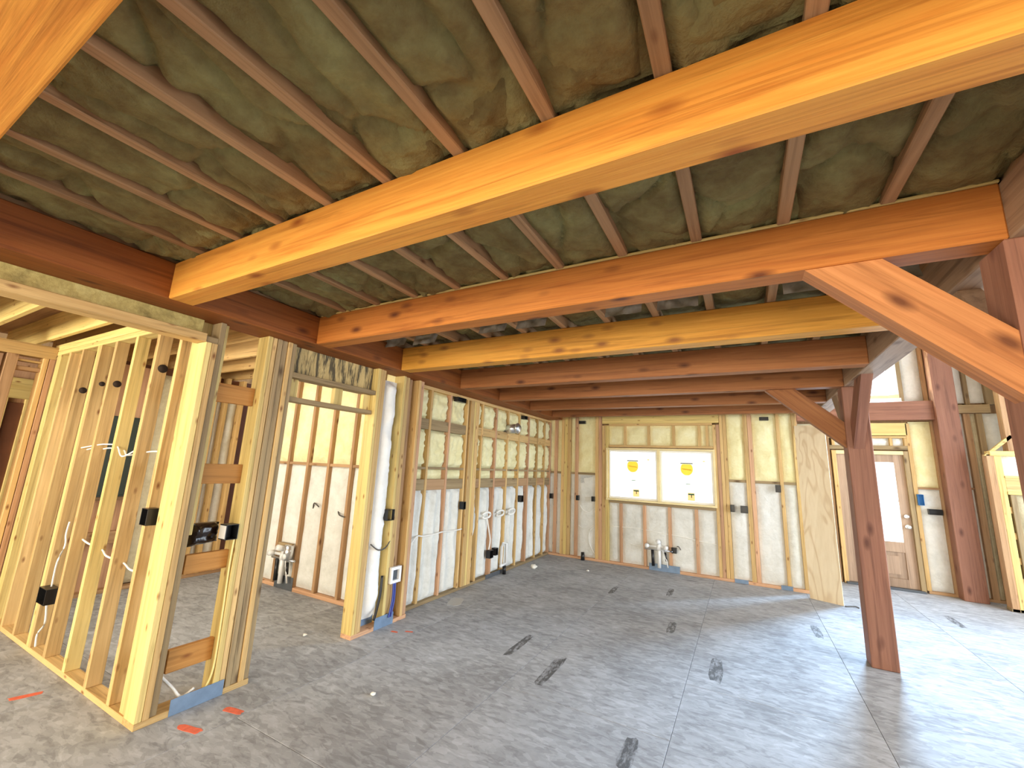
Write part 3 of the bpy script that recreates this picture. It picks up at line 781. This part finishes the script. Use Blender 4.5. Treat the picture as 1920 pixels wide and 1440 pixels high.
# ------------------------------------------------------------------ plywood sheet
ply = tag(empty('plywood_sheet', (.915, 7.58, 0)), 'tall narrow plywood sheet standing at the end of the back wall', 'plywood')
def mk_ply():
    V = []
    b = [(.735, 7.66), (1.09, 7.51)]; t = [(.745, 7.93), (1.115, 7.80)]
    z0, z1 = 0, 2.47
    q = [(b[0][0], b[0][1], z0), (b[1][0], b[1][1], z0), (t[1][0], t[1][1], z1), (t[0][0], t[0][1], z1)]
    n = (Vector(q[1])-Vector(q[0])).cross(Vector(q[3])-Vector(q[0])).normalized()*-.018
    o0 = ply.location
    V = [tuple(Vector(p)-o0) for p in q]+[tuple(Vector(p)+n-o0) for p in q]
    F = [(0, 1, 2, 3), (7, 6, 5, 4), (0, 4, 5, 1), (1, 5, 6, 2), (2, 6, 7, 3), (3, 7, 4, 0)]
    o = bpy.data.objects.new('panel', mesh_from('panel', V, F, PLY)); link(o, ply)
mk_ply()

# ------------------------------------------------------------------ electrical boxes
def ebox(loc, size, face, label, m=BLACK, group='electrical boxes on the walls', inner=True):
    """open fronted device box; face = axis direction of its mouth"""
    o = tag(empty('electrical_box', loc), label, 'electrical box', group)
    sx, sy, sz = size; x, y, z = loc; t = .004
    if face in ('+x',):
        box('box_back', x-sx/2, x-sx/2+t, y-sy/2, y+sy/2, z-sz/2, z+sz/2, m, o, .001)
        box('box_side', x-sx/2, x+sx/2, y-sy/2, y-sy/2+t, z-sz/2, z+sz/2, m, o, .001); box('box_side', x-sx/2, x+sx/2, y+sy/2-t, y+sy/2, z-sz/2, z+sz/2, m, o, .001)
        box('box_side', x-sx/2, x+sx/2, y-sy/2, y+sy/2, z-sz/2, z-sz/2+t, m, o, .001); box('box_side', x-sx/2, x+sx/2, y-sy/2, y+sy/2, z+sz/2-t, z+sz/2, m, o, .001)
    else:
        s = -1 if face == '-y' else 1
        yb = y+sy/2 if s < 0 else y-sy/2
        box('box_back', x-sx/2, x+sx/2, min(yb, yb+s*t), max(yb, yb+s*t), z-sz/2, z+sz/2, m, o, .001)
        box('box_side', x-sx/2, x-sx/2+t, y-sy/2, y+sy/2, z-sz/2, z+sz/2, m, o, .001); box('box_side', x+sx/2-t, x+sx/2, y-sy/2, y+sy/2, z-sz/2, z+sz/2, m, o, .001)
        box('box_side', x-sx/2, x+sx/2, y-sy/2, y+sy/2, z-sz/2, z-sz/2+t, m, o, .001); box('box_side', x-sx/2, x+sx/2, y-sy/2, y+sy/2, z+sz/2-t, z+sz/2, m, o, .001)
    return o
# left wall
b1 = ebox((-3.325, 1.835, 1.10), (.09, .085, .105), '+x', 'black electrical box with a glint painted white on its side on the near doorway stud')
box('white_glint', -3.365, -3.285, 1.790, 1.7925, 1.055, 1.145, WHITEP, b1, .0005)  # painted glint: light catching the near side of the black box
ebox((-3.30, 3.40, 1.10), (.09, .10, .11), '+x', 'black electrical box beside the white foam strip')
ebox((-3.385, 4.875, 1.10), (.07, .055, .10), '+x', 'black electrical box left of the multi-stud post in the left wall')
ebox((-3.385, 6.60, 1.11), (.07, .075, .11), '+x', 'black electrical box in the left wall near the back corner')
ebox((-3.385, 4.66, 2.52), (.07, .20, .06), '+x', 'wide black electrical box under the girder on the left wall')
ebox((-3.385, 6.63, 2.51), (.07, .12, .06), '+x', 'small black electrical box under the girder near the back corner')
ebox((-3.385, 5.66, .355), (.07, .10, .11), '+x', 'low black electrical box on the left wall, left one of two')
ebox((-3.385, 5.81, .37), (.07, .075, .105), '+x', 'low black electrical box on the left wall, right one of two')
# back wall
ebox((-3.375, 7.908, 1.105), (.06, .06, .095), '-y', 'black electrical box nearest the left corner of the back wall')
ebox((-2.825, 7.908, 1.11), (.05, .06, .09), '-y', 'black electrical box on the single stud left of the window')
ebox((-2.515, 7.908, 1.11), (.06, .06, .09), '-y', 'black electrical box touching the left window studs')
ebox((-.185, 7.908, 1.135), (.06, .06, .11), '-y', 'black electrical box touching the right window studs')
ebox((-.02, 7.908, 1.13), (.10, .06, .11), '-y', 'double black electrical box right of the window')
ebox((.465, 7.908, 1.485), (.07, .06, .11), '-y', 'higher black electrical box left of the plywood sheet')
ebox((-2.745, 7.908, 2.56), (.13, .06, .06), '-y', 'black electrical box at the ceiling left of the window')
ebox((.34, 7.908, 2.585), (.13, .06, .055), '-y', 'black electrical box at the ceiling left of the plywood sheet')
ebox((-1.10, 7.908, .37), (.08, .06, .09), '-y', 'black electrical box beside the pipes under the window')
# entry wall
ebox((2.46, 9.17, 1.405), (.07, .06, .17), '-y', 'blue electrical box on the right jamb of the entry door', BLUE)
ebox((2.615, 9.18, 1.23), (.16, .07, .085), '-y', 'wide black electrical box between entry door and red post')
# hall studs
ebox((-3.605, 1.45, 1.21), (.09, .07, .11), '-y', 'black electrical box beside the hall corner stud')
ebox((-5.09, 1.46, .45), (.17, .08, .12), '-y', 'low black electrical box on the hall studs')
ebox((-3.77, 1.56, 1.515), (.10, .06, .09), '-y', 'blue electrical box on the hall corner studs', BLUE)
ebox((-5.71, 3.62, 1.115), (.11, .09, .10), '-y', 'dark electrical box in the side room left of the foam bays', PLATED)
# white bracket with blue tubing
wb2 = tag(empty('valve_bracket', (-3.28, 3.575, .36)), 'white plastic valve bracket with blue tubing on the doorway studs', 'bracket')
for y0, y1, z0, z1 in ((3.50, 3.53, .40, .56), (3.62, 3.65, .40, .56), (3.53, 3.62, .53, .56), (3.53, 3.62, .40, .43)):
    box('bracket_rim', -3.31, -3.27, y0, y1, z0, z1, WHITEP, wb2)
box('bracket_back', -3.31, -3.30, 3.53, 3.62, .43, .53, PLATED, wb2)
tube('blue_tube', [(-3.285, 3.56, .41), (-3.28, 3.56, .25), (-3.275, 3.53, .13), (-3.275, 3.52, .08)], .009, CABLE_B, wb2, 8, True, 4)
tube('blue_tube', [(-3.285, 3.585, .41), (-3.28, 3.585, .25), (-3.275, 3.56, .13), (-3.275, 3.55, .08)], .009, CABLE_B, wb2, 8, True, 4)
tube('dark_tube', [(-3.30, 3.40, .50), (-3.285, 3.38, .33), (-3.285, 3.35, .18), (-3.29, 3.33, .10)], .013, BLACK, wb2, 8, True, 4)

# steel protection plates on bottom plates
def plate(x0, x1, y0, y1, z0, z1, label, m=PLATE):
    return tag(box('protection_plate', x0, x1, y0, y1, z0, z1, m, None, .0008), label, 'metal plate', 'steel protection plates')
plate(-3.29, -3.286, 1.63, 1.95, .002, .10, 'blue grey steel plate at the foot of the near corner studs')
plate(-3.29, -3.286, 3.34, 3.60, .002, .115, 'blue grey steel plate at the foot of the studs past the doorway')
plate(-3.402, -3.398, 3.19, 3.42, .04, .20, 'blue grey steel plate behind, below the white foam strip')
plate(-3.42, -3.416, 5.62, 6.12, .002, .06, 'grey steel plate low on the left wall by the drain pipe', PLATED)
plate(-1.52, -1.02, 7.925, 7.929, .002, .115, 'blue grey steel plate under the window pipes')
plate(-.21, -.02, 7.925, 7.929, .002, .06, 'small blue grey plate below the right window studs')
plate(.41, .56, 7.925, 7.929, .002, .065, 'small blue grey plate left of the plywood sheet')
plate(-5.40, -5.03, 3.645, 3.649, .002, .16, 'dark grey steel plate under the side room pipes', PLATED)
tag(patch('metal_sheet', -3.17, 4.55, .16, .30, .35, plain('pale_metal_sheet', (.46, .47, .47), .5, .2), None, .003, 3), 'pale flat metal sheet lying on the floor by the left wall', 'metal sheet')

# plumbing rough-in under the window
def manifold(x, y, z, s, label, dark=BLACK):
    o = tag(empty('plumbing_stub', (x, y, z)), label, 'pipes')
    def t(n, pts, r, m): return tube(n, [(x+p[0]*s, y+p[1]*s, z+p[2]*s) for p in pts], r*s, m, o, 10, True)
    t('drain_pipe', [(0, 0, .06), (0, 0, .46)], .030, PVC); t('drain_tee', [(0, 0, .34), (0, 0, .43)], .042, PVC)
    t('drain_stub', [(0, 0, .47), (0, -.10, .50)], .036, PVC)
    t('valve', [(-.19, 0, .40), (-.19, -.08, .41)], .036, PVC); t('valve', [(.12, 0, .40), (.12, -.08, .40)], .036, PVC)
    t('supply_pipe', [(-.19, 0, .40), (.12, 0, .40)], .020, PVC)
    t('support_bar', [(-.24, .01, .345), (.22, .01, .345)], .014, GALV)
    t('dark_riser', [(-.11, 0, .34), (-.10, 0, .08)], .024, dark); t('dark_riser', [(.10, 0, .32), (.12, 0, .18)], .018, dark)
    t('copper_riser', [(.06, 0, .34), (.12, -.01, .20), (.14, 0, .08)], .010, PVC)
    return o
manifold(-1.345, 7.90, 0, 1.0, 'white pipe stub-out with valves under the back window')
o = manifold(-5.22, 3.60, .02, 1.0, 'pipe stub-out with dark pipes in the side room doorway view')
tube('tape_wrap', [(-5.10, 3.58, .38), (-5.09, 3.58, .55)], .06, GALV, o, 10)
box('pipe_block', -5.36, -5.08, 3.60, 3.635, .44, .56, STUDG('x'), o)
# drain by the left wall
o = tag(empty('drain_pipe', (-3.38, 6.08, 0)), 'white drain piping with black stub on the left wall', 'pipes')
tube('pipe_leg', [(-3.39, 6.02, .10), (-3.39, 6.02, .40), (-3.39, 6.06, .44)], .022, PVC, o); tube('pipe_leg', [(-3.39, 6.18, .10), (-3.39, 6.18, .44), (-3.39, 6.06, .45)], .022, PVC, o)
tube('pipe_arm', [(-3.38, 5.98, .13), (-3.38, 6.2, .14)], .020, PVC, o); tube('black_stub', [(-3.36, 6.08, 0), (-3.36, 6.08, .12)], .030, BLACK, o)
tag(tube('pipe_stub', [(-2.70, 7.87, 0), (-2.705, 7.88, .14)], [.038, .032], BLACK), 'black pipe stub standing on the floor by the back wall', 'pipe')
# round metal duct
o = tag(empty('duct', (-3.42, 6.12, 2.27)), 'round galvanised metal duct end sticking out of the left wall', 'duct')
tube('duct_sleeve', [(-3.50, 6.12, 2.25), (-3.25, 6.12, 2.27)], .075, GALV, o, 18); tube('duct_cap', [(-3.25, 6.12, 2.27), (-3.235, 6.12, 2.27), (-3.20, 6.12, 2.27)], [.088, .088, .05], GALV, o, 18)
# paper notice
tag(box('paper_notice', -2.79, -2.56, 7.972, 7.974, 1.39, 1.53, plain('grey_paper', (.55, .54, .50), .8, 0, .35, 30), None, .0005), 'grey printed paper notice on the foam left of the window', 'notice')
# black plastic wrapped box in the near studs
def bag():
    V = []; F = []; nu, nv = 12, 9
    for j in range(nv+1):
        for i in range(nu+1):
            a = i/nu; b = j/nv
            d = .045*ss(min(a, 1-a)/.15)*ss(min(b, 1-b)/.15)+.022*noise.noise(Vector((a*7, b*7, 1.3)))
            V.append((d, a*.19, b*.135-.02*(1-a)*(1-b)))
    for j in range(nv):
        for i in range(nu):
            p = j*(nu+1)+i; F.append((p, p+1, p+nu+2, p+nu+1))
    m = len(V); V += [(-.05, v[1], v[2]) for v in V]
    F += [tuple(reversed([q+m for q in f])) for f in list(F)]
    rim = [i for i in range(nu+1)]+[j*(nu+1)+nu for j in range(1, nv+1)]+[nv*(nu+1)+i for i in range(nu-1, -1, -1)]+[j*(nu+1) for j in range(nv-1, 0, -1)]
    for k in range(len(rim)):
        a, b = rim[k], rim[(k+1) % len(rim)]; F.append((a, a+m, b+m, b))
    ob = bpy.data.objects.new('plastic_bag', mesh_from('plastic_bag', V, F, plain('black_film', (.018, .010, .008), .18), True))
    ob.location = (-3.46, 1.64, 1.02); link(ob)
    tag(ob, 'crumpled black plastic wrap around a box between the near studs', 'plastic wrap')
bag()

# ------------------------------------------------------------------ cables
def cable(pts, r, m, label, n=6, sm=5):
    return tag(tube('cable', pts, r, m, None, n, True, sm), label, 'cable', 'electrical cables')
cable([(-5.3, 1.51, 1.62), (-5.0, 1.52, 1.66), (-4.86, 1.52, 1.65), (-4.65, 1.50, 1.66), (-4.45, 1.52, 1.65), (-4.27, 1.49, 1.61), (-4.05, 1.52, 1.64), (-3.85, 1.50, 1.65), (-3.69, 1.52, 1.65)], .006, CABLE_W, 'white cable strung through the hall studs at eye height')
cable([(-5.3, 1.475, 1.64), (-4.86, 1.475, 1.68), (-4.65, 1.47, 1.69), (-4.45, 1.475, 1.68), (-4.27, 1.46, 1.60), (-4.05, 1.475, 1.67)], .006, CABLE_W, 'second white cable sagging just below the upper hall cable')
cable([(-5.0, 1.53, .94), (-4.86, 1.52, .91), (-4.65, 1.50, .90), (-4.45, 1.52, .88), (-4.25, 1.49, .86), (-4.05, 1.52, .84), (-3.85, 1.50, .82), (-3.69, 1.52, .82)], .007, CABLE_W, 'white cable strung through the hall studs near knee height')
cable([(-5.14, 1.50, 1.02), (-5.12, 1.49, .92), (-5.05, 1.48, .84), (-5.10, 1.47, .70), (-5.06, 1.46, .52)], .006, CABLE_W, 'white cable drop above the low hall box')
cable([(-5.08, 1.46, .39), (-5.02, 1.46, .25), (-5.12, 1.46, .15), (-5.1, 1.46, .06)], .007, CABLE_W, 'white cable tail below the low hall box')
cable([(-3.74, 1.56, 1.46), (-3.72, 1.54, 1.35), (-3.72, 1.535, 1.0), (-3.73, 1.535, .85), (-3.70, 1.53, .78)], .005, CABLE_W, 'white cable below the blue hall box')
cable([(-3.30, 1.868, 1.05), (-3.295, 1.862, .95), (-3.305, 1.868, .8), (-3.30, 1.87, .5), (-3.30, 1.868, .2), (-3.31, 1.84, .08)], .007, plain('yellow_cable', (.85, .70, .28), .5), 'yellow cable running down the near doorway stud')
cable([(-3.30, 3.20, .83), (-3.27, 3.28, .77), (-3.27, 3.38, .78), (-3.30, 3.47, .84)], .007, CABLE_D, 'dark cable looped across the white foam strip')
cable([(-3.40, 3.9, .72), (-3.40, 4.0, .80), (-3.395, 4.11, .79), (-3.39, 4.3, .79), (-3.395, 4.51, .80), (-3.39, 4.7, .79), (-3.395, 4.90, .79)], .009, CABLE_W, 'white cable across the left wall bays before the multi-stud post')
for y, l in ((5.52, 'left'), (5.93, 'middle'), (6.30, 'right')):
    cable([(-3.405, y-.10, .93), (-3.385, y-.04, .96), (-3.375, y+.04, .96), (-3.385, y+.1, .93), (-3.385, y+.06, .89), (-3.395, y-.05, .88), (-3.405, y-.10, .90)], .016, CABLE_W, 'white cable bundle on the left wall bays, %s of three' % l)
cable([(-3.395, 5.55, .87), (-3.385, 5.60, .7), (-3.39, 5.66, .55), (-3.39, 5.63, .42)], .010, CABLE_W, 'white cable dropping to the low left wall boxes')
cable([(-2.80, 7.965, .98), (-2.72, 7.96, .88), (-2.60, 7.96, .86), (-2.50, 7.965, .94)], .006, CABLE_W, 'cable loop between the studs left of the window')
cable([(-2.50, 7.965, .62), (-2.60, 7.955, .50), (-2.60, 7.955, .30), (-2.50, 7.96, .12)], .007, CABLE_W, 'cable curving down beside the left window studs')
cable([(-2.82, 7.965, .60), (-2.72, 7.96, .55), (-2.60, 7.96, .57), (-2.52, 7.965, .63)], .006, CABLE_W, 'lower cable loop left of the window')
cable([(-2.20, 7.968, .64), (-1.8, 7.962, .66), (-1.6, 7.96, .65), (-1.3, 7.962, .62), (-1.0, 7.962, .60), (-.7, 7.96, .56), (-.45, 7.965, .54)], .006, CABLE_W, 'cable embedded in the foam across the bays under the window')
cable([(-1.84, 7.965, .375), (-1.7, 7.96, .365), (-1.5, 7.955, .35)], .008, CABLE_W, 'pale tube left of the window pipes')
cable([(-1.06, 7.955, .43), (-1.03, 7.955, .43), (-1.0, 7.96, .38)], .007, CABLE_D, 'dark cable tail right of the window pipes')
cable([(-4.83, 3.65, 1.02), (-4.78, 3.62, 1.09), (-4.70, 3.63, 1.05)], .008, CABLE_D, 'dark cable end in the side room, left of two')
cable([(-4.36, 3.65, 1.02), (-4.30, 3.62, .99), (-4.22, 3.63, .97)], .008, CABLE_D, 'dark cable end in the side room, right of two')
cable([(-3.42, 1.60, .22), (-3.36, 1.66, .14), (-3.33, 1.71, .075), (-3.33, 1.78, .10)], .009, CABLE_W, 'white cable tail on the floor at the near corner')

# ------------------------------------------------------------------ small things on the floor
for x, y, w, h, rot, lab in ((-3.05, 1.645, .17, .05, .25, 'orange paint mark on the floor nearest the corner post'),
                             (-3.03, 1.89, .15, .05, .2, 'orange paint mark on the floor by the blue grey plate'),
                             (-4.32, 1.245, .05, .15, -.35, 'faint orange paint mark on the hall floor'),
                             (-3.115, 3.45, .07, .03, .2, 'small orange paint mark past the doorway, left one'),
                             (-3.0, 3.535, .08, .025, .4, 'small orange paint mark past the doorway, right one')):
    tag(patch('paint_mark', x, y, w, h, rot, OPAINT, None, .0014, int(abs(x*100))), lab, 'paint mark', 'orange paint marks on the floor')
def scrap(x, y, r, lab, seed):
    rnd = random.Random(seed); V = []; F = []; n, m = 8, 4
    for j in range(m+1):
        for i in range(n):
            ph = math.pi*j/m; t = 2*math.pi*i/n; rr = r*(1+rnd.uniform(-.3, .3))
            V.append((rr*math.sin(ph)*math.cos(t), rr*math.sin(ph)*math.sin(t), max(0, r*.5+rr*.6*math.cos(ph))))
    for j in range(m):
        for i in range(n): F.append((j*n+i, (j+1)*n+i, (j+1)*n+(i+1) % n, j*n+(i+1) % n))
    o = bpy.data.objects.new('foam_scrap', mesh_from('foam_scrap', V, F, SCRAP, True)); o.location = (x, y, 0); link(o)
    tag(o, lab, 'foam scrap', 'foam scraps on the floor')
for k, (x, y, r, lab) in enumerate(((-3.15, 6.72, .055, 'largest white foam scrap on the floor by the left wall corner'), (-2.35, 7.1, .025, 'tiny foam scrap on the floor in front of the black pipe stub'),
                                    (-3.33, 1.86, .045, 'pale foam scrap lying behind the blue grey plate'), (-3.36, 1.56, .03, 'pale foam scrap beside the foot of the near corner post'),
                                    (-3.72, 2.9, .02, 'foam crumb in the doorway beside the far jamb'), (-4.6, 2.9, .018, 'foam crumb on the side room floor'), (-2.42, 2.52, .02, 'foam crumb on the open floor in front of the doorway'))):
    scrap(x, y, r, lab, k+3)
o = tag(tube('cable_scrap', [(1.10, 7.47, .008), (1.17, 7.52, .01), (1.22, 7.54, .012), (1.25, 7.50, .008)], .008, CABLE_D, None, 6, True, 4), 'dark cable scrap on the floor beside the plywood sheet', 'cable')
